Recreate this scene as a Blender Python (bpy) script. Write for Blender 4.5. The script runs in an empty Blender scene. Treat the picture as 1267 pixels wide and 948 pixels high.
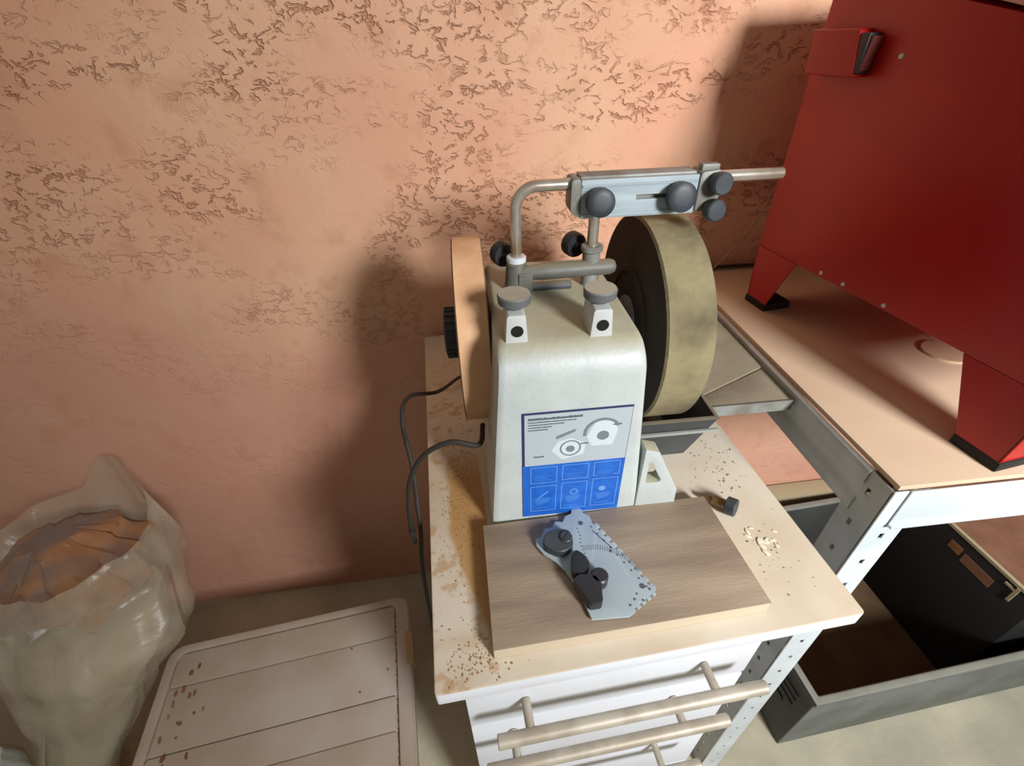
import bpy, bmesh, math, random
from mathutils import Vector, Matrix
random.seed(7)
S = bpy.context.scene
COL = S.collection
PI = math.pi

# ---------------------------------------------------------------- camera
cam_d = bpy.data.cameras.new('camera'); cam = bpy.data.objects.new('camera', cam_d); COL.objects.link(cam)
cam_d.sensor_width = 36.0; cam_d.lens = 575.5 * 36.0 / 1267.0; cam_d.clip_start = .02
RX = Vector((0.99168763, -0.12652761, -0.02337553)); UP = Vector((0.09445037, 0.59247158, 0.80003534)); FW = Vector((0.08737722, 0.79559298, -0.59949732))
m = Matrix((RX, UP, -FW)).transposed().to_4x4(); m.translation = Vector((0.05795, -0.81227, 1.29628))
cam.matrix_world = m
S.camera = cam

# ---------------------------------------------------------------- light
w = bpy.data.worlds.new('world'); S.world = w; w.use_nodes = True
bg = w.node_tree.nodes['Background']; bg.inputs['Color'].default_value = (1.0, .91, .75, 1); bg.inputs['Strength'].default_value = .20
def area(name, loc, target, sx, sy, power, color):
    l = bpy.data.lights.new(name, 'AREA'); l.shape = 'RECTANGLE'; l.size = sx; l.size_y = sy; l.energy = power; l.color = color
    o = bpy.data.objects.new(name, l); COL.objects.link(o); o.location = loc
    l.spread = math.radians(105)
    o.rotation_euler = (Vector(target) - Vector(loc)).to_track_quat('-Z', 'Y').to_euler()
    return o
area('door_daylight', (.96, -1.95, 1.78), (.90, -.30, .80), .36, .40, 23.5, (.97, .99, 1.0))
S.view_settings.view_transform = 'Standard'; S.view_settings.look = 'None'; S.view_settings.gamma = 1.0
S.view_settings.use_curve_mapping = False; S.view_settings.exposure = 0.0

# ---------------------------------------------------------------- materials
def srgb(r, g, b):
    f = lambda c: (c / 255 / 12.92) if c / 255 <= .04045 else ((c / 255 + .055) / 1.055) ** 2.4
    return (f(r), f(g), f(b), 1)
def new_mat(name):
    mt = bpy.data.materials.new(name); mt.use_nodes = True
    nt = mt.node_tree; return mt, nt, nt.nodes['Principled BSDF']
def mat(name, c, c2=None, rough=.6, metal=0, scale=12, bump=0, bscale=None, dust=0, dustc=(190, 172, 135), stretch=(1, 1, 1), contrast=(.4, .6), trans=0, alpha=1, spec=.5):
    """base colour mottled with a second one, fine bump, and settled dust on upward faces"""
    mt, nt, b = new_mat(name); N = nt.nodes; L = nt.links
    b.inputs['Roughness'].default_value = rough; b.inputs['Metallic'].default_value = metal
    b.inputs['Specular IOR Level'].default_value = spec
    if alpha < 1: b.inputs['Alpha'].default_value = alpha
    if trans: b.inputs['Transmission Weight'].default_value = trans
    tc = N.new('ShaderNodeTexCoord'); mp = N.new('ShaderNodeMapping'); mp.inputs['Scale'].default_value = stretch
    L.new(tc.outputs['Object'], mp.inputs['Vector'])
    col = None
    rgb = N.new('ShaderNodeRGB'); rgb.outputs[0].default_value = srgb(*c); col = rgb.outputs[0]
    if c2:
        n = N.new('ShaderNodeTexNoise'); n.inputs['Scale'].default_value = scale; n.inputs['Detail'].default_value = 6
        L.new(mp.outputs[0], n.inputs['Vector'])
        r = N.new('ShaderNodeMapRange'); r.inputs[1].default_value = contrast[0]; r.inputs[2].default_value = contrast[1]
        L.new(n.outputs['Fac'], r.inputs[0])
        mx = N.new('ShaderNodeMix'); mx.data_type = 'RGBA'; L.new(r.outputs[0], mx.inputs[0]); L.new(col, mx.inputs[6]); mx.inputs[7].default_value = srgb(*c2)
        col = mx.outputs[2]
    if dust:
        g = N.new('ShaderNodeNewGeometry'); sp = N.new('ShaderNodeSeparateXYZ'); L.new(g.outputs['Normal'], sp.inputs[0])
        r = N.new('ShaderNodeMapRange'); r.inputs[1].default_value = .5; r.inputs[2].default_value = .95; L.new(sp.outputs['Z'], r.inputs[0])
        n = N.new('ShaderNodeTexNoise'); n.inputs['Scale'].default_value = 30; n.inputs['Detail'].default_value = 5; L.new(mp.outputs[0], n.inputs['Vector'])
        r2 = N.new('ShaderNodeMapRange'); r2.inputs[1].default_value = .2; r2.inputs[2].default_value = .6; r2.inputs[3].default_value = dust * .6; r2.inputs[4].default_value = dust; L.new(n.outputs['Fac'], r2.inputs[0])
        mu = N.new('ShaderNodeMath'); mu.operation = 'MULTIPLY'; L.new(r.outputs[0], mu.inputs[0]); L.new(r2.outputs[0], mu.inputs[1])
        mx = N.new('ShaderNodeMix'); mx.data_type = 'RGBA'; L.new(mu.outputs[0], mx.inputs[0]); L.new(col, mx.inputs[6]); mx.inputs[7].default_value = srgb(*dustc)
        col = mx.outputs[2]
    L.new(col, b.inputs['Base Color'])
    if bump:
        n = N.new('ShaderNodeTexNoise'); n.inputs['Scale'].default_value = bscale or 120; n.inputs['Detail'].default_value = 5; L.new(mp.outputs[0], n.inputs['Vector'])
        bp = N.new('ShaderNodeBump'); bp.inputs['Strength'].default_value = bump; bp.inputs['Distance'].default_value = .004
        L.new(n.outputs['Fac'], bp.inputs['Height']); L.new(bp.outputs[0], b.inputs['Normal'])
    return mt

def wall_material():
    mt, nt, b = new_mat('peach_stucco'); N = nt.nodes; L = nt.links
    b.inputs['Roughness'].default_value = .85; b.inputs['Specular IOR Level'].default_value = .2
    tc = N.new('ShaderNodeTexCoord')
    def noise(scale, detail, st=(1, 1, 1), dist=0, rough=.5):
        mp = N.new('ShaderNodeMapping'); mp.inputs['Scale'].default_value = st; L.new(tc.outputs['Object'], mp.inputs['Vector'])
        n = N.new('ShaderNodeTexNoise'); n.inputs['Scale'].default_value = scale; n.inputs['Detail'].default_value = detail; n.inputs['Distortion'].default_value = dist; n.inputs['Roughness'].default_value = rough
        L.new(mp.outputs[0], n.inputs['Vector']); return n.outputs['Fac']
    def rng(x, a, bb, c=0, d=1):
        r = N.new('ShaderNodeMapRange'); r.interpolation_type = 'SMOOTHSTEP'; r.inputs[1].default_value = a; r.inputs[2].default_value = bb; r.inputs[3].default_value = c; r.inputs[4].default_value = d
        L.new(x, r.inputs[0]); return r.outputs[0]
    def math_(op, a, bb):
        q = N.new('ShaderNodeMath'); q.operation = op
        for i, v in enumerate((a, bb)):
            if isinstance(v, (int, float)): q.inputs[i].default_value = v
            else: L.new(v, q.inputs[i])
        return q.outputs[0]
    # worm-like cracks left by the float: iso-lines of a distorted noise, broken into clusters
    n1 = noise(34, 3, (1, 1, 1.5), .5, .6)
    line = math_('ABSOLUTE', math_('SUBTRACT', n1, .5), 0)
    pit = rng(line, .006, .055, 1, 0)
    brk = rng(noise(44, 3, (1, 1, 1.5), .3), .45, .55)
    clus = rng(noise(5.5, 4, (.7, 1, 1.5), .6), .40, .60)
    sep = N.new('ShaderNodeSeparateXYZ'); L.new(tc.outputs['Object'], sep.inputs[0])
    # the relief is deepest high on the wall and towards the right, worn smooth low down
    hgt = math_('ADD', math_('MULTIPLY', sep.outputs['Z'], 1.0), math_('MULTIPLY', sep.outputs['X'], .25))
    up = rng(hgt, .62, 1.15, .15, 1)
    pits = math_('MULTIPLY', math_('MULTIPLY', pit, brk), math_('MULTIPLY', clus, up))
    def mix(f, a, bb):
        mx = N.new('ShaderNodeMix'); mx.data_type = 'RGBA'
        if isinstance(f, float): mx.inputs[0].default_value = f
        else: L.new(f, mx.inputs[0])
        for i, v in ((6, a), (7, bb)):
            if isinstance(v, tuple): mx.inputs[i].default_value = v
            else: L.new(v, mx.inputs[i])
        return mx.outputs[2]
    c = mix(rng(noise(3, 3), .35, .65), srgb(226, 180, 148), srgb(221, 166, 136))
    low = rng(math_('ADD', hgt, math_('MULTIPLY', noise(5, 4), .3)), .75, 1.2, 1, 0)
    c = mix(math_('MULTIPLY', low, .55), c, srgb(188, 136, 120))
    c = mix(math_('MULTIPLY', rng(noise(14, 5), .52, .7), .35), c, srgb(190, 135, 105))
    c = mix(math_('MULTIPLY', pits, .5), c, srgb(168, 98, 62))
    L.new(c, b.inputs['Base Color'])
    h = math_('ADD', math_('MULTIPLY', pits, -1), math_('MULTIPLY', noise(110, 5), .22))
    h = math_('ADD', h, math_('MULTIPLY', noise(16, 3), .6))
    bp = N.new('ShaderNodeBump'); bp.inputs['Strength'].default_value = .8; bp.inputs['Distance'].default_value = .0042
    L.new(h, bp.inputs['Height']); L.new(bp.outputs[0], b.inputs['Normal'])
    return mt

M = {}
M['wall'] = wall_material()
M['floor'] = mat('concrete', (204, 196, 170), (170, 164, 144), rough=.8, scale=3, bump=.3, bscale=60)
M['housing'] = mat('grinder_grey', (192, 198, 196), (184, 190, 188), rough=.45, scale=20, dust=.9, dustc=(176, 168, 136), bump=.12, bscale=150)
M['castwhite'] = mat('cast_white', (196, 198, 196), rough=.45)
M['darkgrey'] = mat('dark_grey_plastic', (72, 76, 80), (60, 64, 68), rough=.5, dust=.35)
M['black'] = mat('black_plastic', (34, 34, 38), (46, 46, 50), rough=.42)
M['knob'] = mat('knob_plastic', (44, 49, 56), (56, 62, 68), rough=.5, scale=40, dust=.12, dustc=(150, 145, 130))
M['knobdust'] = mat('dusty_grey_knob', (96, 98, 100), rough=.6, dust=.95, dustc=(184, 178, 160))
M['hole'] = mat('hole_dark', (14, 13, 12), rough=.9)
M['steel'] = mat('bar_steel', (206, 200, 190), (176, 158, 136), rough=.28, metal=.7, scale=30)
M['cast'] = mat('cast_grey', (112, 112, 106), (98, 96, 90), rough=.55, metal=.2, dust=.75, dustc=(150, 140, 112), scale=30)
M['alu'] = mat('brushed_aluminium', (170, 184, 190), (148, 162, 168), rough=.5, metal=.0, scale=10, stretch=(1, 1, 8), dust=.4, dustc=(150, 145, 130))
M['alud'] = mat('dull_zinc', (140, 142, 138), (118, 116, 108), rough=.5, metal=.1, scale=40)
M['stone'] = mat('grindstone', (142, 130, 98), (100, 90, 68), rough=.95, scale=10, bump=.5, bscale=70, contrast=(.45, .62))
M['stonef'] = mat('grindstone_wet_shaded_side', (46, 32, 19), (36, 25, 15), rough=.9, scale=20, bump=.3)  # side colour holds both wet stone and the shade it stands in
M['leather'] = mat('leather_rim', (226, 180, 138), (214, 166, 126), rough=.75, scale=25, bump=.15)
M['mdf'] = mat('wheel_side', (120, 90, 62), rough=.8)
M['top'] = mat('worktop_laminate', (216, 204, 186), (196, 176, 148), rough=.5, scale=6, contrast=(.4, .68), bump=.05)
def stain_shade_worktop(mt):
    """sawdust specks on the left and front, plus a painted shadow wedge beside the board"""
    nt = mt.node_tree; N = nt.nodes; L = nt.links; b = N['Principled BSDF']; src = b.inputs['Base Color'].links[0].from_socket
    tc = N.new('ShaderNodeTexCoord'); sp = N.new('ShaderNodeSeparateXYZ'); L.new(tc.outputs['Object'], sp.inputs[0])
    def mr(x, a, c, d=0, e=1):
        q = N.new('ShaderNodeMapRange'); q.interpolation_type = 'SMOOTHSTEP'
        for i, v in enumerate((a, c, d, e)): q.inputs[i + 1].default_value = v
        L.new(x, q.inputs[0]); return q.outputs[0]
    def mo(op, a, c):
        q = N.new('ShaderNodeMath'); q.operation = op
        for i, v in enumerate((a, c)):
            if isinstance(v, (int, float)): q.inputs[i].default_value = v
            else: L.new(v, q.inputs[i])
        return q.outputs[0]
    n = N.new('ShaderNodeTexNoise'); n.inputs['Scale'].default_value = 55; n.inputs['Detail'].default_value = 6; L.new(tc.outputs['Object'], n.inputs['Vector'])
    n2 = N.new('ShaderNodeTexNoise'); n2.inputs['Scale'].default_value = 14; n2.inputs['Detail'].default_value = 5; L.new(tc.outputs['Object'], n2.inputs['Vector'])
    # wedge left of the board, shadow painted in sawdust brown: left limit runs out from the board's front corner
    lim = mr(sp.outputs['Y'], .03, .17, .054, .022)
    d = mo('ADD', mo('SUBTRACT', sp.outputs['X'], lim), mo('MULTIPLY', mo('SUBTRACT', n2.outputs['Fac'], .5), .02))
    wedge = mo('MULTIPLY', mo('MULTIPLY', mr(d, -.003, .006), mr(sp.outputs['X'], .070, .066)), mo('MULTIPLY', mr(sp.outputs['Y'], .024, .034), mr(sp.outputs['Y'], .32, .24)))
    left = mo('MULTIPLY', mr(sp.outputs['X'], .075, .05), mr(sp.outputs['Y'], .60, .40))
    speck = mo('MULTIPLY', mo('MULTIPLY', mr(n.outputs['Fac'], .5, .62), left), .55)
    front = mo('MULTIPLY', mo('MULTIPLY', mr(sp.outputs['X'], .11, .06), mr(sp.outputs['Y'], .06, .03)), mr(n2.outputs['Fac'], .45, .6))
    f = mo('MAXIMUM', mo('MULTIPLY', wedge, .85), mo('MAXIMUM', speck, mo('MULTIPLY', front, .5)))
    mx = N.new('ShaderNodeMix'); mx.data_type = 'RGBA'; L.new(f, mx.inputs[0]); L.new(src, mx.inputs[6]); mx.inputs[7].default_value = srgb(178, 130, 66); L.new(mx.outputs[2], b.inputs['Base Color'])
stain_shade_worktop(M['top'])
M['white'] = mat('white_laminate', (232, 236, 244), (222, 224, 230), rough=.4, scale=4)
M['sawdust'] = mat('sawdust', (182, 146, 98), (160, 124, 78), rough=.95, scale=60, bump=.5, bscale=300)
M['board'] = mat('weathered_board', (170, 150, 128), (142, 122, 104), rough=.75, scale=5, stretch=(1, 7, 1), bump=.15, bscale=90, contrast=(.35, .65))
M['boardedge'] = mat('board_edge', (204, 186, 160), rough=.8)
M['mdfshelf'] = mat('shelf_board', (216, 190, 162), (200, 172, 144), rough=.7, scale=4, contrast=(.35, .65))
M['galv'] = mat('galvanised_steel', (176, 180, 178), (160, 164, 160), rough=.45, metal=.3, scale=15)
M['galv_bright'] = mat('bright_galv_steel', (214, 222, 226), (198, 206, 210), rough=.45, metal=.1, scale=10)  # galvanised steel lightened in colour for faces that catch the light
M['panel'] = mat('dusty_side_panel', (146, 136, 116), (132, 122, 102), rough=.85, scale=12, bump=.1)
M['red'] = mat('red_enamel', (176, 24, 20), (164, 18, 18), rough=.38, scale=6, bump=.04, bscale=40)
M['rubber'] = mat('rubber', (26, 22, 20), rough=.8)
M['rocker'] = mat('rocker_plastic', (120, 62, 60), rough=.3)
M['blue'] = mat('label_blue', (24, 92, 188), (34, 104, 200), rough=.45, scale=60)
M['bluel'] = mat('label_pale_blue', (112, 156, 220), rough=.5)
M['bluem'] = mat('label_mid_blue', (60, 118, 204), rough=.5)
M['silver'] = mat('label_silver', (178, 188, 194), rough=.5)
M['navy'] = mat('label_navy', (44, 50, 92), rough=.5)
M['ink'] = mat('label_ink', (118, 128, 136), rough=.5)
M['ink2'] = mat('label_dark_ink', (84, 92, 100), rough=.5)
M['pale'] = mat('label_pale', (206, 214, 218), rough=.5)
M['gauge'] = mat('gauge_plastic', (172, 184, 188), (164, 176, 182), rough=.5, scale=20)
M['gaugeL'] = mat('gauge_plastic_tip', (196, 204, 206), rough=.5)
M['bin'] = mat('bin_plastic', (112, 116, 114), (96, 98, 94), rough=.6, scale=8, dust=.7, dustc=(150, 148, 134))
M['bin_shaded'] = mat('bin_plastic_shaded', (62, 64, 62), (54, 54, 52), rough=.6, scale=8)  # darker copy of the bin plastic, shade painted onto left and inner walls
M['dirt'] = mat('brown_dust_bed', (104, 80, 54), (88, 66, 44), rough=.95, scale=10)
M['tub'] = mat('yellowed_tub_plastic', (188, 176, 164), (176, 160, 142), rough=.5, scale=5)
M['rust'] = mat('brown_grime', (140, 98, 58), (120, 80, 46), rough=.9, scale=30)
M['cable'] = mat('black_cable', (44, 38, 32), rough=.6)
M['cablep'] = mat('pale_cable', (176, 140, 112), rough=.6)
M['card'] = mat('cardboard', (140, 98, 76), (122, 84, 64), rough=.9, scale=10)
M['crate'] = mat('dark_crate', (20, 18, 16), rough=.8)
M['edge'] = mat('pale_edge_strip', (170, 158, 128), rough=.6)
M['handle'] = mat('brushed_nickel', (186, 176, 160), (166, 154, 136), rough=.5, metal=.2, scale=30)
M['crumb'] = mat('stone_crumbs', (200, 186, 150), (120, 100, 70), rough=.95, scale=200)
M['paper'] = mat('pale_card_disc', (206, 178, 146), rough=.8)
M['lime'] = mat('white_powder', (232, 222, 200), rough=.95)

def bag_material(name, c, alpha, tint):
    mt, nt, b = new_mat(name); N = nt.nodes; L = nt.links
    b.inputs['Base Color'].default_value = srgb(*c); b.inputs['Roughness'].default_value = .28
    b.inputs['Specular IOR Level'].default_value = .6
    tc = N.new('ShaderNodeTexCoord'); n = N.new('ShaderNodeTexNoise'); n.inputs['Scale'].default_value = 7; n.inputs['Detail'].default_value = 4; n.inputs['Distortion'].default_value = .8
    L.new(tc.outputs['Object'], n.inputs['Vector'])
    r = N.new('ShaderNodeMapRange'); r.inputs[1].default_value = .35; r.inputs[2].default_value = .65; r.inputs[3].default_value = alpha; r.inputs[4].default_value = min(1, alpha + .22)
    L.new(n.outputs['Fac'], r.inputs[0]); L.new(r.outputs[0], b.inputs['Alpha'])
    bp = N.new('ShaderNodeBump'); bp.inputs['Strength'].default_value = .5; bp.inputs['Distance'].default_value = .02
    L.new(n.outputs['Fac'], bp.inputs['Height']); L.new(bp.outputs[0], b.inputs['Normal'])
    return mt
M['bag'] = bag_material('clear_bag_film', (206, 196, 172), .24, None)
M['bag2'] = bag_material('white_bag_film', (206, 210, 200), .8, None)
M['bagfill'] = mat('bag_contents', (178, 168, 140), (160, 146, 116), rough=.8, scale=9, bump=.4, bscale=14)
M['inner'] = mat('brown_crumpled_liner', (170, 124, 88), (132, 114, 106), rough=.3, scale=12, bump=.6, bscale=25)

# ---------------------------------------------------------------- mesh helpers
def V(*a): return Vector(a)
def box(bm, x0, x1, y0, y1, z0, z1):
    vs = [bm.verts.new((x, y, z)) for x in (x0, x1) for y in (y0, y1) for z in (z0, z1)]
    for f in ((0, 1, 3, 2), (4, 6, 7, 5), (0, 4, 5, 1), (2, 3, 7, 6), (0, 2, 6, 4), (1, 5, 7, 3)):
        bm.faces.new([vs[i] for i in f])
def prism(bm, pts, axis, a0, a1):
    """pts: outline in the two other axes (in xyz order), extruded along axis"""
    def mk(p, a):
        l = list(p); l.insert('xyz'.index(axis), a); return bm.verts.new(l)
    A = [mk(p, a0) for p in pts]; B = [mk(p, a1) for p in pts]; n = len(pts)
    bm.faces.new(A); bm.faces.new(B[::-1])
    for i in range(n): bm.faces.new((A[i], B[i], B[(i + 1) % n], A[(i + 1) % n]))
def frame_of(d):
    d = d.normalized(); a = Vector((0, 0, 1)) if abs(d.z) < .9 else Vector((1, 0, 0))
    u = d.cross(a).normalized(); return u, d.cross(u).normalized()
def lathe(bm, p0, d, prof, n=28, mats=None):
    """prof: (distance along d, radius) list; closed with caps"""
    p0 = Vector(p0); d = Vector(d).normalized(); u, v = frame_of(d); rings = []
    for (t, r) in prof:
        if r <= 1e-6: rings.append([bm.verts.new(p0 + d * t)]); continue
        rings.append([bm.verts.new(p0 + d * t + (u * math.cos(2 * PI * i / n) + v * math.sin(2 * PI * i / n)) * r) for i in range(n)])
    for k in range(len(rings) - 1):
        A, B = rings[k], rings[k + 1]
        for i in range(n):
            j = (i + 1) % n
            if len(A) == 1 and len(B) == 1: continue
            if len(A) == 1: f = bm.faces.new((A[0], B[i], B[j]))
            elif len(B) == 1: f = bm.faces.new((A[i], B[0], A[j]))
            else: f = bm.faces.new((A[i], B[i], B[j], A[j]))
            if mats: f.material_index = mats[k]
    for R_ in (rings[0], rings[-1]):
        if len(R_) > 1: bm.faces.new(R_)
def cyl(bm, p0, p1, r, r1=None, n=24, ch=0):
    p0 = Vector(p0); p1 = Vector(p1); L = (p1 - p0).length; r1 = r if r1 is None else r1
    prof = [(0, r), (L, r1)] if not ch else [(0, r - ch), (ch, r), (L - ch, r1), (L, r1 - ch)]
    lathe(bm, p0, p1 - p0, prof, n)
def smooth_path(pts, k=8):
    P = [Vector(p) for p in pts]; P = [2 * P[0] - P[1]] + P + [2 * P[-1] - P[-2]]; out = []
    for i in range(1, len(P) - 2):
        a, b, c, d = P[i - 1:i + 3]
        for j in range(k):
            t = j / k
            out.append(.5 * ((2 * b) + (c - a) * t + (2 * a - 5 * b + 4 * c - d) * t * t + (3 * b - a - 3 * c + d) * t ** 3))
    out.append(P[-2]); return out
def tube(bm, pts, r, n=10, k=8, smooth=True):
    P = smooth_path(pts, k) if smooth else [Vector(p) for p in pts]; rings = []; u = None
    for i, p in enumerate(P):
        d = (P[min(i + 1, len(P) - 1)] - P[max(i - 1, 0)]).normalized()
        if u is None: u, v = frame_of(d)
        else: u = (u - d * u.dot(d)).normalized(); v = d.cross(u)
        rr = r(i / (len(P) - 1)) if callable(r) else r
        rings.append([bm.verts.new(p + (u * math.cos(2 * PI * j / n) + v * math.sin(2 * PI * j / n)) * rr) for j in range(n)])
    for A, B in zip(rings, rings[1:]):
        for j in range(n): bm.faces.new((A[j], B[j], B[(j + 1) % n], A[(j + 1) % n]))
    bm.faces.new(rings[0]); bm.faces.new(rings[-1])
def new(): return bmesh.new()
ORG = {}
def thing(name, loc, yaw=0, label=None, cat=None, group=None, kind=None):
    o = bpy.data.objects.new(name, None); COL.objects.link(o); o.empty_display_size = .03
    o.location = loc; o.rotation_euler = (0, 0, yaw)
    ORG[o.name] = Vector(loc); setp(o, label, cat, group, kind); return o
def setp(o, label=None, cat=None, group=None, kind=None):
    if label: o['label'] = label
    if cat: o['category'] = cat
    if group: o['group'] = group
    if kind: o['kind'] = kind
def obj(name, bm, mt, parent=None, bev=0, seg=2, ang=35, loc=None, yaw=0, label=None, kind=None, base=None):
    """mesh written in place; for a child the vertices become relative to its thing's base"""
    if parent is not None: base = ORG[parent.name]
    elif loc is not None: base = Vector(loc)
    else: base = Vector((0, 0, 0))
    bmesh.ops.recalc_face_normals(bm, faces=bm.faces)
    bmesh.ops.translate(bm, verts=bm.verts, vec=-base)
    if bev:
        bmesh.ops.remove_doubles(bm, verts=bm.verts, dist=1e-6)
        es = [e for e in bm.edges if len(e.link_faces) == 2 and e.calc_face_angle(0) > math.radians(ang)]
        bmesh.ops.bevel(bm, geom=es, offset=bev, segments=seg, profile=.6, affect='EDGES', clamp_overlap=True)
    for f in bm.faces: f.smooth = True
    for e in bm.edges:
        if len(e.link_faces) == 2 and e.calc_face_angle(0) > math.radians(33): e.smooth = False
    me = bpy.data.meshes.new(name); bm.to_mesh(me); bm.free()
    for x in (mt if isinstance(mt, (list, tuple)) else [mt]): me.materials.append(x)
    o = bpy.data.objects.new(name, me); COL.objects.link(o)
    if parent is not None: o.parent = parent; ORG[o.name] = base
    else: o.location = base; o.rotation_euler = (0, 0, yaw); ORG[o.name] = base
    setp(o, label=label, kind=kind)
    return o
def rounded(pts, r, seg=4):
    """round the corners of a 2D outline"""
    out = []; n = len(pts)
    for i in range(n):
        p = Vector(pts[i]); a = Vector(pts[i - 1]) - p; b = Vector(pts[(i + 1) % n]) - p
        rr = r[i] if isinstance(r, (list, tuple)) else r
        rr = min(rr, a.length * .45, b.length * .45)
        if rr < 1e-5: out.append(tuple(p)); continue
        A = p + a.normalized() * rr; B = p + b.normalized() * rr
        for k in range(seg + 1):
            t = k / seg; out.append(tuple(A * (1 - t) ** 2 + p * 2 * t * (1 - t) + B * t * t))
    return out

# ================================================================ SETTING
bm = new(); box(bm, -2.6, 2.6, 0, .12, -.02, 2.4)
wl = obj('wall_back', bm, M['wall'], kind='structure'); wl['label'] = 'rough peach stucco wall with worm-like pits'
bm = new(); box(bm, -2.6, 2.6, -3.2, 0, -.1, 0)
fl = obj('floor', bm, M['floor'], kind='structure')

# ================================================================ DRAWER CABINET (the stand of the grinder)
TX, TY, TZ = 0.0, -0.6411, 0.8307
cab = thing('drawer_cabinet', (TX, TY, 0), .037, 'white drawer cabinet with a dusty pale worktop carrying the wet grinder', 'cabinet')
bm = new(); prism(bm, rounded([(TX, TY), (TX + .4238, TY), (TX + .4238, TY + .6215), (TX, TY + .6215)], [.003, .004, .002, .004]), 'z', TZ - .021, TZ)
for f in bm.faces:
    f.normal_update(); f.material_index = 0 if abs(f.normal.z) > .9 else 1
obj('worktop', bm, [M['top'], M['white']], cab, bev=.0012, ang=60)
bx0, bx1, by0, by1 = .022, .352, TY + .040, TY + .60
bm = new()
box(bm, bx0, bx0 + .016, by0, by1, .04, TZ - .0212); box(bm, bx1 - .016, bx1, by0, by1, .04, TZ - .0212)
box(bm, bx0 + .016, bx1 - .016, by1 - .01, by1, .04, TZ - .0212); box(bm, bx0 + .016, bx1 - .016, by0, by1 - .01, .04, .056)
box(bm, bx0 + .016, bx1 - .016, by0, by0 + .02, .80, TZ - .0212)
obj('carcass', bm, M['white'], cab)
for (x, y) in ((bx0 + .03, by0 + .03), (bx1 - .03, by0 + .03), (bx0 + .03, by1 - .03), (bx1 - .03, by1 - .03)):
    bm = new(); cyl(bm, (x, y, 0), (x, y, .04), .016, ch=.002); obj('leg', bm, M['darkgrey'], cab)
def drawer(z0, z1, pull, hx0, hx1, hz, fill=False):
    yf = by0 - .018 - pull
    bm = new(); box(bm, bx0, bx1 + .002, yf, yf + .017, z0, z1)
    bx_ = obj('drawer', bm, M['white'], cab, bev=.0015)
    b2 = new()
    box(b2, bx0 + .02, bx0 + .032, yf + .017, by1 - .04 - pull, z0 + .015, z1 - .03); box(b2, bx1 - .032, bx1 - .02, yf + .017, by1 - .04 - pull, z0 + .015, z1 - .03)
    box(b2, bx0 + .032, bx1 - .032, by1 - .05 - pull, by1 - .04 - pull, z0 + .015, z1 - .03); box(b2, bx0 + .032, bx1 - .032, yf + .017, by1 - .05 - pull, z0 + .015, z0 + .024)
    obj('drawer_box', b2, M['white'], bx_)
    h = new(); cyl(h, (hx0, yf - .034, hz), (hx1, yf - .034, hz), .0072, n=16, ch=.001)
    for x in (hx0 + .035, hx1 - .055): cyl(h, (x, yf - .001, hz), (x, yf - .031, hz), .0048, n=14)
    obj('handle', h, M['handle'], bx_)
drawer(.672, .806, .0, .05, .345, .722)
drawer(.520, .666, .0, .035, .325, .655 - .02)
drawer(.330, .514, .0, .05, .33, .46)
drawer(.060, .324, .0, .05, .33, .27)

# sawdust scattered over the left of the worktop
bm = new()
for i in range(700):
    a = random.random()
    if a < .45: x, y = random.gauss(.030, .011), random.gauss(-.40, .045)
    elif a < .7: x, y = random.gauss(.040, .02), random.gauss(-.615, .012)
    else: x, y = random.uniform(.006, .052), random.uniform(-.6, -.2)
    if not (.004 < x and -.637 < y < -.1) or (y > -.622 and x > .052): continue
    r_ = random.uniform(.0003, .0008)
    bmesh.ops.create_icosphere(bm, subdivisions=1, radius=r_, matrix=Matrix.Translation((x, y, TZ + r_ * .4)) @ Matrix.Diagonal((random.uniform(.8, 2), random.uniform(.8, 2), .6, 1)))
o = obj('sawdust', bm, M['sawdust'], loc=(.03, -.45, TZ)); setp(o, 'brown sawdust grains along the left side of the worktop', 'sawdust', kind='stuff')
# stone crumbs scattered to the right of the grinder
bm = new()
for i in range(150):
    a = random.random()
    if a < .6: x, y = random.gauss(.372, .022), random.gauss(-.40, .045)
    elif a < .75: x, y = random.gauss(.373, .012), random.gauss(-.555, .02)
    else: x, y = random.uniform(.30, .405), random.uniform(-.60, -.36)
    if not (.29 < x < .405 and -.615 < y < -.2) or (x < .345 and y < -.46): continue
    r = random.uniform(.0004, .0011) * (1.6 if random.random() < .08 else 1)
    bmesh.ops.create_icosphere(bm, subdivisions=1, radius=r, matrix=Matrix.Translation((x, y, TZ + r * .6)) @ Matrix.Diagonal((random.uniform(.7, 1.5), random.uniform(.7, 1.4), .7, 1)))
o = obj('grit_crumbs', bm, M['crumb'], loc=(.37, -.45, TZ)); setp(o, 'beige stone crumbs scattered on the worktop right of the grinder', 'crumbs', kind='stuff')
bm = new()
for i in range(14):
    x, y = .372 + random.gauss(0, .009), -.535 + random.gauss(0, .007); r = random.uniform(.0015, .0035)
    bmesh.ops.create_icosphere(bm, subdivisions=1, radius=r, matrix=Matrix.Translation((x, y, TZ + r * .3)) @ Matrix.Rotation(random.uniform(0, 3), 4, 'Z') @ Matrix.Diagonal((1.7, .8, .25, 1)))
o = obj('white_chips', bm, M['lime'], loc=(.375, -.535, TZ)); setp(o, 'white flakes on the worktop in front of the loose black knob', 'flakes', kind='stuff')

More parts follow.
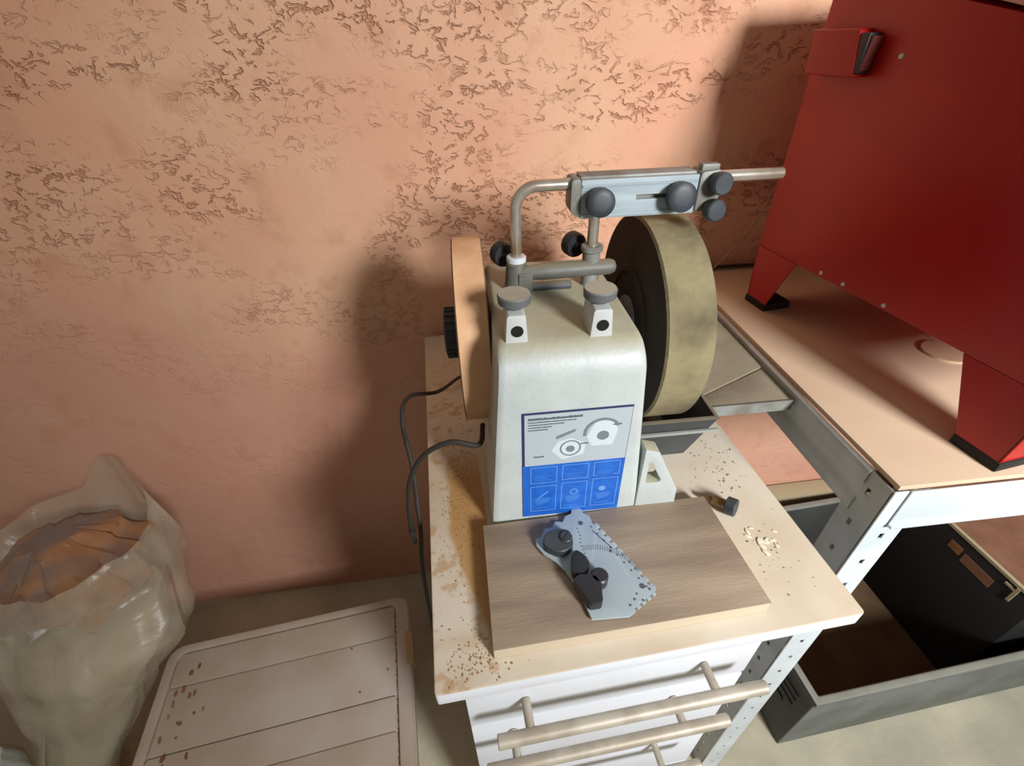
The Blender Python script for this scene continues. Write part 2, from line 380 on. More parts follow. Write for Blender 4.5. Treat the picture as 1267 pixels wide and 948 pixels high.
# ================================================================ BOARD in front of the grinder
BZ0, BZ1 = TZ, TZ + .0175
bm = new(); P = [(.056, -.482), (.055, -.618), (.328, -.611), (.322, -.478)]
prism(bm, P, 'z', BZ0, BZ1)
bm.faces.ensure_lookup_table()
for f in bm.faces:
    f.normal_update(); f.material_index = 0 if abs(f.normal.z) > .9 else 1
bd = obj('wooden_board', bm, [M['board'], M['boardedge']], loc=(.056, -.482, BZ0), bev=.0007); setp(bd, 'flat weathered wooden board lying on the worktop in front of the grinder', 'board')

# ================================================================ ANGLE GAUGE on the board
GZ = BZ1 + .004
ga = thing('angle_gauge', (.165, -.54, BZ1), 0, 'grey blue plastic angle gauge with notched edges and two black knobs, lying on the board', 'gauge')
out = [(.150, -.487), (.146, -.494), (.138, -.492), (.133, -.499), (.124, -.500), (.118, -.510), (.112, -.512), (.1115, -.520), (.118, -.532), (.128, -.541), (.136, -.553), (.143, -.570), (.147, -.590), (.150, -.605), (.186, -.607)]
# notched lower-right edge then up the long toothed side
def teeth(a, b, n, d, sign):
    a = Vector(a); b = Vector(b); t = (b - a); u = t.normalized(); nn = Vector((-u.y, u.x)) * sign; o_ = []
    for i in range(n):
        s = a + t * (i / n); w_ = t.length / n
        o_ += [tuple(s), tuple(s + u * w_ * .55), tuple(s + u * w_ * .62 + nn * d), tuple(s + u * w_ * .93 + nn * d)]
    return o_
out += teeth((.190, -.605), (.222, -.588), 5, .0035, 1)
out += teeth((.221, -.583), (.182, -.497), 10, .004, 1)
out += [(.178, -.490), (.172, -.486)]
out += [(.171, -.480), (.166, -.475), (.160, -.477), (.158, -.484)]
bm = new(); prism(bm, out, 'z', BZ1 + .0025, BZ1 + .0055)
obj('plate', bm, M['gauge'], ga, bev=.0004)
GT = BZ1 + .0055
bm = new()
def bar2(bm, a, b, w_, z0, z1):
    a = Vector(a); b = Vector(b); u = (b - a).normalized() * w_; n_ = Vector((-u.y, u.x)) * .5
    prism(bm, [tuple(a - n_), tuple(b - n_), tuple(b + n_), tuple(a + n_)], 'z', z0, z1)
bar2(bm, (.176, -.510), (.191, -.534), .0012, GT, GT + .0002)
for (x, y, r) in ((.1655, -.4985, .0028), (.1885, -.5375, .0018), (.208, -.580, .0028), (.196, -.592, .0012), (.190, -.597, .0012), (.204, -.594, .0012), (.214, -.584, .0012), (.200, -.587, .001)):
    cyl(bm, (x, y, GT), (x, y, GT + .0003), r, n=14)
for i in range(9): x = .160 + .001 * math.sin(i); cyl(bm, (x, -.505 - i * .0045, GT), (x, -.505 - i * .0045, GT + .0002), .0008, n=8)
for i in range(9):
    t = i / 8; x = .181 + .036 * t; y = -.505 - .076 * t; cyl(bm, (x - .005, y, GT), (x - .005, y, GT + .0002), .0011, n=8)
obj('printed_marks', bm, M['ink2'], ga)
bm = new()
for i in range(26):
    t = i / 25; a = math.radians(95 - 72 * t); cx_, cy_, R_ = .166, -.583, .050
    bar2(bm, (cx_ + R_ * math.cos(a) * .92, cy_ + R_ * math.sin(a)), (cx_ + (R_ + .006) * math.cos(a) * .92, cy_ + (R_ + .006) * math.sin(a)), .0007, GT, GT + .0002)
obj('scale_ticks', bm, M['ink'], ga)
bm = new(); o3 = rounded([(.117, -.528), (.134, -.540), (.150, -.532), (.150, -.512), (.134, -.508), (.120, -.514)], .010)
prism(bm, o3, 'z', GT, GT + .011); k1 = obj('knob', bm, M['knob'], ga, bev=.002, seg=3)
bm = new(); cyl(bm, (.143, -.522, GT + .0105), (.143, -.522, GT + .0135), .0068, ch=.001); bar2(bm, (.140, -.526), (.147, -.519), .002, GT + .0135, GT + .0145); obj('knob_cap', bm, M['knob'], k1)
bm = new(); prism(bm, rounded([(.140, -.563), (.150, -.566), (.161, -.556), (.158, -.545), (.150, -.537), (.144, -.543)], .004), 'z', GT, GT + .012)
k2 = obj('pointer', bm, M['black'], ga, bev=.0015)
bm = new(); prism(bm, rounded([(.139, -.571), (.146, -.566), (.163, -.569), (.166, -.577), (.162, -.597), (.149, -.597)], .003), 'z', GT, GT + .014)
obj('clamp_block', bm, M['black'], ga, bev=.0015)
bm = new(); cyl(bm, (.166, -.570, GT), (.166, -.570, GT + .014), .0088, ch=.0015); obj('knob', bm, M['black'], ga)

# ================================================================ LOOSE KNOB on the worktop
kn = thing('loose_knob', (.345, -.487, TZ), 0, 'loose black knurled knob with a short brass stem lying on the worktop', 'knob')
bm = new(); d = Vector((.8, -.85, .18)).normalized(); c = Vector((.350, -.493, TZ + .0115))
lathe(bm, c - d * .006, d, [(0, .009), (.001, .0108), (.011, .0108), (.012, .0098), (.012, .0)], 22); obj('knob_head', bm, M['knob'], kn)
bm = new(); cyl(bm, c - d * .022, c - d * .006, .0055, ch=.0008); cyl(bm, c - d * .034, c - d * .022, .003); obj('stem', bm, mat('brass_stem', (128, 100, 66), rough=.4, metal=.6), kn)

# ================================================================ WET GRINDER
GO = (.1033, -.4758, TZ)
gr = thing('wet_grinder', GO, -.021, 'grey bench wet grinder with large stone wheel, leather honing wheel and blue label', 'grinder')
YF = -.4758; YB = -.262; ZT = 1.072
prof = [(YF - .002, TZ + .001)] + [(YF, TZ + .02), (YF, ZT - .032)]
for k in range(1, 9):
    a = PI - k / 8 * PI / 2; prof.append((YF + .030 + .030 * math.cos(a), ZT - .032 + .032 * math.sin(a)))
prof += [(YB - .012, ZT + .001), (YB, ZT - .012), (YB, TZ + .001)]
def xl(z): t = (z - TZ) / .24; return .0655 + (.0830 - .0655) * min(1, t)
def xr(z): t = (z - TZ) / .24; return .2405 + (.2205 - .2405) * min(1, t)
bm = new()
A = [bm.verts.new((xl(z), y, z)) for y, z in prof]; B = [bm.verts.new((xr(z), y, z)) for y, z in prof]
bm.faces.new(A); bm.faces.new(B[::-1])
for i in range(len(prof)): j = (i + 1) % len(prof); bm.faces.new((A[i], B[i], B[j], A[j]))
obj('housing', bm, M['housing'], gr, bev=.009, seg=4, ang=50)
# triangular foot bracket
bm = new()
tri_o = [(.236, TZ + .002), (.284, TZ + .010), (.283, .870), (.252, .934), (.236, .940)]
tri_i = [(.243, .886), (.258, .886), (.2605, .889), (.246, .918), (.243, .919)]
def ringprism(bm, po, pi, y0, y1):
    n = len(po); vs = [[bm.verts.new((p[0], y, p[1])) for p in pp] for pp in (po, pi) for y in (y0, y1)]
    o0, o1, i0, i1 = vs
    for k in range(n):
        j = (k + 1) % n
        bm.faces.new((o0[k], o0[j], i0[j], i0[k])); bm.faces.new((o1[k], i1[k], i1[j], o1[j]))
        bm.faces.new((o0[k], o1[k], o1[j], o0[j])); bm.faces.new((i0[k], i0[j], i1[j], i1[k]))
ringprism(bm, tri_o, tri_i, YF - .001, YF + .016)
obj('foot_bracket', bm, M['housing'], gr, bev=.0012)
# label plate
LX0, LX1, LZ0, LZ1 = .1033, .2141, .8490, 1.0047
yl = YF - .0008
def flat(bm, x0, x1, z0, z1, y, t=.0003): box(bm, x0, x1, y - t, y, z0, z1)
bm = new(); flat(bm, LX0, LX1, LZ0, LZ1, YF + .0004, .0012); lp = obj('label_plate', bm, M['navy'], gr)
lz = .932
bm = new(); flat(bm, LX0 + .0025, LX1 - .0006, lz, LZ1 - .0022, yl); obj('label_upper_field', bm, M['silver'], lp)
bm = new(); flat(bm, LX0, LX1, LZ0, lz, yl - .0002); obj('label_lower_field', bm, M['blue'], lp)
y2 = yl - .0003
bm = new()
def outline(bm, x0, x1, z0, z1, w_, y):
    flat(bm, x0, x1, z1 - w_, z1, y); flat(bm, x0, x1, z0, z0 + w_, y); flat(bm, x0, x0 + w_, z0 + w_, z1 - w_, y); flat(bm, x1 - w_, x1, z0 + w_, z1 - w_, y)
cw = .0290
for i in range(3):
    x = LX0 + .0085 + i * .0345
    for (za, zb) in ((lz - .028 + .002 * i, lz - .003), (LZ0 + .008, lz - .033 + .002 * i)): outline(bm, x, x + cw, za, zb, .0007, y2)
obj('label_cells', bm, M['bluel'], lp)
bm = new()
for i in range(3):
    x = LX0 + .0085 + i * .0345
    for k in range(3): flat(bm, x + .004, x + cw - .006 - .004 * (k % 2), lz - .024 + k * .003, lz - .0228 + k * .003, y2)
    prism(bm, [(x + .005, LZ0 + .030), (x + cw - .006, LZ0 + .030), (x + cw - .009, LZ0 + .022), (x + .008, LZ0 + .018)], 'y', y2 - .0003, y2)
    flat(bm, x + .005, x + cw - .008, LZ0 + .012, LZ0 + .0135, y2)
obj('label_small_drawings', bm, M['bluem'], lp, kind='stuff')
bm = new(); lathe(bm, (LX0 + .0085 + 2 * .0345 + .012, y2, LZ0 + .037), (0, -1, 0), [(0, .0040), (.0003, .0040)], 16)
def ring2(bm, cx, cz, r0, r1, y, a0=0, a1=2 * PI, n=28, sx=1):
    for i in range(n):
        a = a0 + (a1 - a0) * i / n; b = a0 + (a1 - a0) * (i + 1) / n
        prism(bm, [(cx + sx * r0 * math.cos(a), cz + r0 * math.sin(a)), (cx + sx * r1 * math.cos(a), cz + r1 * math.sin(a)), (cx + sx * r1 * math.cos(b), cz + r1 * math.sin(b)), (cx + sx * r0 * math.cos(b), cz + r0 * math.sin(b))], 'y', y - .0003, y)
ring2(bm, LX0 + .0085 + .0345 + .0145, LZ0 + .036, .0035, .0046, y2)
bar_ = [(LX0 + .0165, LZ0 + .030), (LX0 + .018, LZ0 + .030), (LX0 + .029, LZ0 + .040), (LX0 + .0275, LZ0 + .041)]
prism(bm, bar_, 'y', y2 - .0003, y2)
obj('label_emblems', bm, M['bluel'], lp, kind='stuff')
bm = new()
def strokes(bm, x0, x1, z, h, y):
    x = x0
    while x < x1:
        w_ = random.choice((.0008, .0011, .0014)); flat(bm, x, min(x + w_, x1), z, z + h * random.choice((.8, 1, 1)), y); x += w_ + .00035
strokes(bm, LX0 + .006, LX0 + .060, LZ1 - .0092, .0028, y2)
for k, e in enumerate((.054, .042, .030, .026)): strokes(bm, LX0 + .006, LX0 + e, LZ1 - .0125 - k * .0034, .0013, y2)
strokes(bm, LX0 + .012, LX0 + .023, lz + .012, .0018, y2); strokes(bm, LX0 + .092, LX0 + .101, LZ1 - .024, .0018, y2); strokes(bm, LX0 + .060, LX0 + .068, lz + .026, .0018, y2)
obj('label_lettering', bm, M['ink2'], lp, kind='stuff')
bm = new()
prism(bm, [(LX0 + .030, lz + .020), (LX0 + .042, lz + .006), (LX0 + .064, lz + .012), (LX0 + .066, lz + .026), (LX0 + .050, lz + .036), (LX0 + .036, lz + .032)], 'y', y2 - .0002, y2)
prism(bm, [(LX0 + .066, lz + .036), (LX0 + .072, lz + .022), (LX0 + .094, lz + .022), (LX0 + .098, lz + .042), (LX0 + .090, lz + .058), (LX0 + .074, lz + .056)], 'y', y2 - .0002, y2)
obj('label_picture_pale', bm, M['pale'], lp)
bm = new(); y3 = y2 - .0003
ring2(bm, LX0 + .082, lz + .040, .0165, .0195, y3, PI * .15, PI * 1.05, 22); ring2(bm, LX0 + .050, lz + .022, .0095, .0110, y3)
ring2(bm, LX0 + .050, lz + .021, .0, .0045, y3, n=18); ring2(bm, LX0 + .083, lz + .036, .0, .0062, y3, n=18)
prism(bm, [(LX0 + .035, lz + .036), (LX0 + .054, lz + .045), (LX0 + .054, lz + .048), (LX0 + .035, lz + .040)], 'y', y3 - .0002, y3)
obj('label_picture', bm, M['ink'], lp)
# stone wheel
SX0, SX1, SY, SZ, SR = .258, .309, -.3115, 1.0057, .125
bm = new()
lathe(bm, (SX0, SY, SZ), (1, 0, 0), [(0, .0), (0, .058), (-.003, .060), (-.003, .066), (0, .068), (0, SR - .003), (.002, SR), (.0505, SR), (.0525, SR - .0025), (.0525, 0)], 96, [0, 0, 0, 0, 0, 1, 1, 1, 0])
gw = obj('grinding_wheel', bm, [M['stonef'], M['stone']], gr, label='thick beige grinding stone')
bm = new(); lathe(bm, (SX0 - .001, SY, SZ), (-1, 0, 0), [(0, .030), (.003, .030), (.004, .012), (.014, .012), (.014, 0)], 6 * 4); obj('wheel_nut', bm, M['alud'], gw)
bm = new(); cyl(bm, (.222, SY, SZ), (.257, SY, SZ), .008); obj('axle', bm, M['steel'], gr)
# honing wheel
HX0, HX1 = .0465, .0805
bm = new(); lathe(bm, (HX0, SY, SZ), (1, 0, 0), [(0, 0), (0, .1085), (.0015, .110), (HX1 - HX0 - .0015, .110), (HX1 - HX0, .1085), (HX1 - HX0, 0)], 80, [0, 0, 1, 0, 0])
hw = obj('honing_wheel', bm, [M['mdf'], M['leather']], gr, label='tan leather rimmed honing wheel')
bm = new()
n = 20
lathe(bm, (HX0, SY + .005, SZ - .004), (-1, 0, 0), [(0, .030), (.016, .030), (.018, .027), (.018, 0)], n)
for i in range(n):
    a = 2 * PI * i / n; cyl(bm, (HX0, SY + .005 + .030 * math.cos(a), SZ - .004 + .030 * math.sin(a)), (HX0 - .0165, SY + .005 + .030 * math.cos(a), SZ - .004 + .030 * math.sin(a)), .0022, n=8)
obj('hand_knob', bm, M['knob'], hw)
# water trough: hollow, one end raked
tr = new()
def tring(z, x0, x1, y0, y1): return [tr.verts.new(p) for p in ((x0, y0, z), (x1, y0, z), (x1, y1, z), (x0, y1, z))]
R = [tring(.848, .246, .326, -.402, -.235), tring(.9125, .243, .352, -.412, -.205), tring(.9165, .241, .354, -.415, -.203), tring(.9165, .247, .349, -.408, -.210), tring(.852, .250, .322, -.398, -.24)]
tr.faces.new(R[0]); tr.faces.new(R[-1])
for A, B in zip(R, R[1:]):
    for i in range(4): tr.faces.new((A[i], A[(i + 1) % 4], B[(i + 1) % 4], B[i]))
obj('water_trough', tr, M['darkgrey'], gr, bev=.001, label='dark grey water trough under the stone')
bm = new(); box(bm, .236, .353, -.4175, -.4145, .898, .902); box(bm, .2515, .2535, -.4145, -.41, .862, .885); obj('trough_rib', bm, M['galv'], gr)
# horizontal sleeves with clamping knobs on top
for (x, zk) in ((.1025, 0), (.181, 0)):
    bm = new(); ys, ye = -.453, -.418; zt = 1.0985
    sec = rounded([(x - .0105, ZT - .003), (x + .0105, ZT - .003), (x + .0085, zt), (x - .0085, zt)], [.0, .0, .003, .003])
    prism(bm, sec, 'y', ys, ye); s = obj('bar_sleeve', bm, M['castwhite'], gr, bev=.0012)
    bm = new(); cyl(bm, (x + .0005, ys - .0004, 1.0825), (x + .0005, ys + .001, 1.0825), .0058, n=20); obj('bore', bm, M['hole'], s)
    bm = new(); cyl(bm, (x, -.4365, zt), (x, -.4365, zt + .004), .0075); lathe(bm, (x, -.4365, zt + .0035), (0, 0, 1), [(0, .012), (.002, .0150), (.009, .0155), (.0105, .0145), (.0105, 0)], 26)
    obj('clamp_knob', bm, M['knobdust'], s)
# vertical support: cast base, arm, collars, bent steel bar
YU = -.343
bm = new(); lathe(bm, (.115, YU, 1.058), (0, 0, 1), [(0, .0150), (.03, .0120), (.044, .0108), (.046, 0)], 20)
box(bm, .116, .131, YU - .014, YU + .006, 1.056, 1.094)
obj('support_casting', bm, M['cast'], gr, bev=.001)
bm = new(); lathe(bm, (.112, YU - .004, 1.0915), (1, 0, .012), [(0, .006), (.03, .0088), (.104, .0085), (.109, .0065), (.111, .003), (.111, 0)], 18); obj('support_arm', bm, M['cast'], gr)
bm = new(); cyl(bm, (.128, YU - .006, 1.0755), (.174, YU - .006, 1.0755), .0052, n=16, ch=.001); obj('lower_rod', bm, M['darkgrey'], gr)
bm = new(); cyl(bm, (.115, YU, 1.103), (.115, YU, 1.1095), .0105, ch=.001, n=20); obj('collar', bm, M['galv_bright'], gr)
bm = new(); cyl(bm, (.196, YU, 1.062), (.196, YU, 1.110), .0095, n=20); cyl(bm, (.196, YU, 1.110), (.196, YU, 1.1165), .0118, ch=.0012, n=20); obj('collar', bm, M['alud'], gr)
for x, z in ((.107, 1.104), (.186, 1.110)):
    bm = new(); dd = Vector((-.35, .93, .0)); lathe(bm, (x, YU + .010, z), dd, [(0, .005), (.006, .005), (.006, .012), (.009, .0135), (.018, .0135), (.020, .012), (.020, 0)], 20); obj('locking_knob', bm, M['black'], gr)
zb = 1.1785
path = [(.115, YU, 1.105), (.115, YU, zb - .022)]
for k in range(1, 9): a = PI - k / 8 * PI / 2; path.append((.115 + .022 + .022 * math.cos(a), YU, zb - .022 + .022 * math.sin(a)))
path += [(.386, YU, zb)]
bm = new(); tube(bm, path, .0057, n=16, smooth=False); obj('support_bar', bm, M['steel'], gr, bev=.001, label='bent bright steel support bar')
bm = new(); cyl(bm, (.196, YU, 1.116), (.196, YU, zb - .006), .0057, n=16); obj('support_bar', bm, M['steel'], gr)

# ================================================================ SHARPENING JIG clamped on the bar
jg = thing('sharpening_jig', (.235, -.343, 1.148), -.021, 'aluminium sharpening jig with slotted plate and dark knobs, clamped on the support bar', 'jig')
jy = -.357
bm = new()
ringprism(bm, [(.181, 1.1475), (.297, 1.1475), (.297, 1.184), (.181, 1.184)], [(.236, 1.1635), (.285, 1.1635), (.285, 1.1680), (.236, 1.1680)], jy, jy + .006)
obj('slotted_plate', bm, M['alu'], jg, bev=.0008)
bm = new(); box(bm, .181, .297, jy + .0062, jy + .028, 1.148, 1.186); obj('clamp_body', bm, M['alud'], jg, bev=.002)
bm = new(); prism(bm, rounded([(.171, 1.154), (.1808, 1.148), (.1808, 1.185), (.171, 1.185)], .004), 'y', jy - .0005, jy + .026); obj('end_cap', bm, M['alud'], jg, bev=.001)
bm = new(); box(bm, .182, .296, jy - .0012, jy - .0001, 1.1495, 1.1520); box(bm, .182, .296, jy - .0012, jy - .0001, 1.1775, 1.1795); obj('ridge', bm, M['alu'], jg)
for (x, z, r) in ((.1975, 1.1645, .0135), (.277, 1.1655, .0140)):
    bm = new(); lathe(bm, (x, jy, z), (0, -1, .12), [(0, .006), (.004, .006), (.004, r - .001), (.006, r), (.015, r), (.0165, r - .002), (.0172, r * .5), (.0174, 0)], 26)
    obj('clamp_knob', bm, M['knob'], jg)
bm = new(); prism(bm, rounded([(.2975, 1.148), (.314, 1.150), (.322, 1.166), (.318, 1.188), (.2975, 1.186)], .004), 'y', jy - .002, jy + .024)
box(bm, .300, .318, jy + .004, jy + .014, 1.186, 1.192); obj('slide_block', bm, M['alud'], jg, bev=.0015)
for (x, z) in ((.3135, 1.176), (.313, 1.151)):
    bm = new(); lathe(bm, (x, jy, z), (.12, -1, .1), [(0, .004), (.004, .004), (.004, .0095), (.006, .0105), (.014, .0105), (.0155, .009), (.0155, 0)], 22)
    obj('small_knob', bm, M['knob'], jg)

# ================================================================ GRINDER CABLES
bm = new(); tube(bm, [(.060, -.17, .836), (.040, -.18, .842), (.010, -.27, .885), (-.022, -.335, .930), (-.030, -.37, .920), (-.024, -.40, .870), (-.022, -.43, .835), (-.022, -.445, .800), (-.030, -.45, .72), (-.04, -.44, .5), (-.06, -.36, .2), (-.05, -.20, .006), (-.05, -.02, .006)], .0028, n=8)
cb = obj('power_cable', bm, M['cable'], loc=(.04, -.17, TZ)); setp(cb, 'dark power cable looping behind the honing wheel over the worktop edge', 'cable')
bm = new(); tube(bm, [(.067, -.402, .93), (.060, -.445, .940), (.03, -.447, .950), (0, -.447, .935), (-.020, -.450, .900), (-.028, -.455, .850), (-.029, -.458, .815), (-.029, -.458, .80)], .0030, n=8)
cyl(bm, (-.0285, -.463, .822), (-.0285, -.455, .822), .0045, n=10)
cb = obj('lead_cable', bm, M['cable'], loc=(.07, -.445, TZ)); setp(cb, 'short dark cable arching from the lower left of the grinder housing', 'cable')

# ================================================================ METAL SHELF RACK
RX_, RY_, RZ_ = .4715, -.5535, .918
rk = thing('metal_shelf_rack', (RX_, RY_, 0), -.021, 'galvanised slotted metal shelf rack beside the drawer cabinet, tan board on top', 'shelf rack')
RXR, RYB = RX_ + .92, -.035
def flange(bm, p, u, wid, zt, pitch=.05):
    """one wall of a slotted angle post as a sheet with real slots: p base corner, u direction of the width"""
    p = Vector(p); u = Vector(u); hw_ = .0028; k = 0; z = zt
    c = wid * .5; xs = [0, c - hw_, c + hw_, wid]; lev = [zt]
    while z > .03:
        h = z - pitch * .5; lev += [h + .0048, h - .0048]; z -= pitch
    lev.append(0.0); slots = set(range(1, len(lev) - 1, 2))
    g = [[bm.verts.new((p.x + u.x * x_, p.y + u.y * x_, zz)) for x_ in xs] for zz in lev]
    for i in range(len(lev) - 1):
        for j in range(3):
            if j == 1 and i in slots: continue
            bm.faces.new((g[i][j], g[i][j + 1], g[i + 1][j + 1], g[i + 1][j]))
def thick(o, t):
    md = o.modifiers.new('sheet', 'SOLIDIFY'); md.thickness = t; md.offset = 0
    for q in o.data.polygons: q.use_smooth = False
def post(x, y, sx, sy):
    for part_, (u, wid) in enumerate((((sx, 0, 0), .040), ((0, sy, 0), .040))):
        bm = new(); base = (x, y, 0)
        if part_ == 1: base = (x, y + sy * .002, 0)
        flange(bm, base, u, wid, RZ_ - .0005)
        yield bm
for (x, y, sx, sy) in ((RX_, RY_, 1, 1), (RXR, RY_, -1, 1), (RX_, RYB, 1, -1), (RXR, RYB, -1, -1)):
    a, b = list(post(x, y, sx, sy))
    pa = obj('post', a, M['galv_bright'], rk, label='slotted steel corner post')
    pb = obj('post_flange', b, M['galv'], pa)  # same steel as the front flange, its shade put into the greyer colour
    thick(pa, .0016); thick(pb, .0016)
# front and rear beams
for y0, y1 in ((RY_ - .003, RY_ - .0014), (RYB + .0014, RYB + .003)):
    bm = new(); box(bm, RX_ + .016, RXR, y0, y1, RZ_ - .055, RZ_ + .001)
    s_ = 1 if y0 < -.3 else -1
    box(bm, RX_ + .016, RXR, min(y0, y0 - .004 * s_), max(y1, y0 - .002 * s_) if s_ < 0 else y1, RZ_ - .055, RZ_ - .051)
    obj('beam', bm, M['galv_bright'], rk, bev=.0006)
for sx, x in ((-1, RX_), (1, RXR)):
    bm = new(); y0, y1 = RY_ + .030, RYB - .002
    x = x - .0008 * sx if sx < 0 else x
    pr_ = [(x, RZ_ + .001), (x + sx * .004, RZ_ - .002), (x + sx * .004, RZ_ - .018), (x + sx * .001, RZ_ - .024), (x + sx * .001, RZ_ - .040), (x + sx * .004, RZ_ - .046), (x + sx * .004, RZ_ - .062), (x, RZ_ - .066), (x - sx * .001, RZ_ - .062), (x - sx * .001, RZ_ - .002)]
    prism(bm, pr_, 'y', y0, y1); obj('side_beam', bm, M['galv'], rk, bev=.0005)
bm = new(); box(bm, RX_ + .003, RXR - .001, RY_ + .0008, -.012, RZ_ + .0008, RZ_ + .007); obj('shelf_board', bm, M['mdfshelf'], rk, bev=.001, label='tan fibreboard shelf')
for (x, z) in ((RX_ + .025, RZ_ - .03), (RX_ + .025, RZ_ - .045)):
    pass
# side panels bridging from the beam towards the stone wheel
py = -.392
bm = new(); prism(bm, [(.358, py), (.4665, py), (.4665, -.318), (.358, -.368)], 'z', .904, .9075); obj('side_panel', bm, M['panel'], rk, bev=.0008, label='dusty grey panel, front piece')
bm = new(); prism(bm, [(.358, -.3655), (.4665, -.3155), (.4665, -.03), (.33, -.03), (.33, -.375)], 'z', .906, .9095); obj('side_panel', bm, M['panel'], rk, bev=.0008)
bm = new(); box(bm, .357, .4665, py - .002, py - .0003, .894, .910); box(bm, .357, .4665, py - .0003, py + .008, .900, .9035); obj('panel_edge_strip', bm, M['alud'], rk)

# ================================================================ RED CABINET on the rack
cy_ = -.156; CX = .537
rc = thing('blasting_cabinet', (CX, cy_, .925), .114, 'red steel blasting cabinet on wedge legs standing on the shelf rack', 'cabinet')
yb_, yf_ = cy_ + .017, cy_ - .400
prof = [(yb_, 1.018), (yb_, 1.345), (yb_ - .03, 1.347), (cy_ - .149, 1.313), (cy_ - .40, 1.262), (yf_, 1.018)]
bm = new(); prism(bm, prof, 'x', CX, CX + .55); obj('body', bm, M['red'], rc, bev=.002)
bm = new(); prism(bm, [(cy_ - .05, 1.3455), (cy_ - .05, 1.3405), (cy_ - .40, 1.2625), (cy_ - .40, 1.2675)], 'x', CX - .003, CX + .553)
obj('lid_rim', bm, mat('pinkish_metal_rim', (196, 150, 140), rough=.4, metal=.3), rc)
bm = new(); prism(bm, [(cy_ - .09, 1.342), (cy_ - .09, 1.339), (cy_ - .38, 1.2755), (cy_ - .38, 1.2785)], 'x', CX + .03, CX + .52); obj('viewing_window', bm, mat('window_grey', (150, 150, 150), rough=.15), rc)
def leg(pts, x0, x1, front):
    bm = new(); t = .002
    prism(bm, pts, 'x', x0, x0 + t) if x1 > x0 else prism(bm, pts, 'x', x0 - t, x0)
    s_ = 1 if x1 > x0 else -1
    (ya, za), (yb2, zb2) = (pts[0], pts[3]) if not front else (pts[1], pts[2])
    # sheet returning around the outer edge of the leg
    yy = -t if not front else t
    q = [bm.verts.new(v) for v in ((x0, ya, za), (x0 + s_ * .08, ya, za), (x0 + s_ * .045, yb2, zb2), (x0, yb2, zb2), (x0, ya + yy, za), (x0 + s_ * .08, ya + yy, za), (x0 + s_ * .045, yb2 + yy, zb2), (x0, yb2 + yy, zb2))]
    for f in ((0, 1, 2, 3), (4, 5, 6, 7), (0, 1, 5, 4), (1, 2, 6, 5), (2, 3, 7, 6), (3, 0, 4, 7)): bm.faces.new([q[i] for i in f])
    L_ = obj('leg', bm, M['red'], rc)
    ys = sorted((pts[2][0], pts[3][0])); bm = new(); box(bm, min(x0, x0 + s_ * .047) - .001, max(x0, x0 + s_ * .047) + .001, ys[0] - .002, ys[1] + .002, .9252, .9365)
    obj('rubber_foot', bm, M['rubber'], L_, bev=.001)
bk = [(yb_, 1.018), (cy_ - .066, 1.018), (cy_ - .034, .935), (cy_ + .009, .935)]
ft = [(cy_ - .312, 1.018), (yf_ + .001, 1.018), (cy_ - .394, .935), (cy_ - .350, .935)]
for x0, x1 in ((CX, CX + .1), (CX + .55, CX)):
    leg(bk, x0, x1, False); leg(ft, x0, x1, True)
# switch box on the left face
bm = new(); prism(bm, [(cy_ + .005, 1.247), (cy_ + .010, 1.293), (cy_ - .060, 1.293), (cy_ - .070, 1.247)], 'x', CX - .020, CX); sw = obj('switch_box', bm, M['red'], rc, bev=.003, seg=3)
bm = new(); box(bm, CX - .0185, CX - .0015, cy_ - .0735, cy_ - .062, 1.251, 1.289); obj('switch_frame', bm, M['black'], sw, bev=.001)
bm = new(); prism(bm, [(cy_ - .0735, 1.254), (cy_ - .0735, 1.286), (cy_ - .078, 1.286), (cy_ - .0745, 1.268)], 'x', CX - .016, CX - .004); obj('rocker', bm, M['rocker'], sw)
for ly, z in ((-.105, 1.268), (-.150, 1.024), (-.112, 1.024), (-.212, 1.024)):
    bm = new(); lathe(bm, (CX, cy_ + ly, z), (-1, 0, 0), [(0, .0028), (.0012, .0022), (.0016, 0)], 12); obj('screw', bm, M['galv_bright'], rc)
bm = new(); cyl(bm, (.720, -.345, .9252), (.720, -.345, .9285), .028, n=32); o = obj('round_disc', bm, M['paper'], loc=(.720, -.345, .9252)); setp(o, 'pale beige round disc lying under the red cabinet', 'disc')
bm = new(); tube(bm, [(.640, -.060, 1.16), (.602, -.045, 1.084), (.592, -.045, 1.039), (.563, -.045, .986), (.530, -.045, .945), (.505, -.045, .930), (.48, -.06, .927)], .0016, n=8)
o = obj('thin_cable', bm, M['cablep'], loc=(.5, -.045, .93)); setp(o, 'thin pale cable hanging along the wall behind the left edge of the red cabinet', 'cable')
bm = new(); tube(bm, [(.50, -.022, .930), (.58, -.022, .931), (.68, -.024, .930), (.80, -.022, .931), (.95, -.022, .930)], .0035, n=8)
o = obj('black_cable', bm, M['cable'], loc=(.5, -.022, .9265)); setp(o, 'black cable lying on the shelf along the wall behind the red cabinet', 'cable')

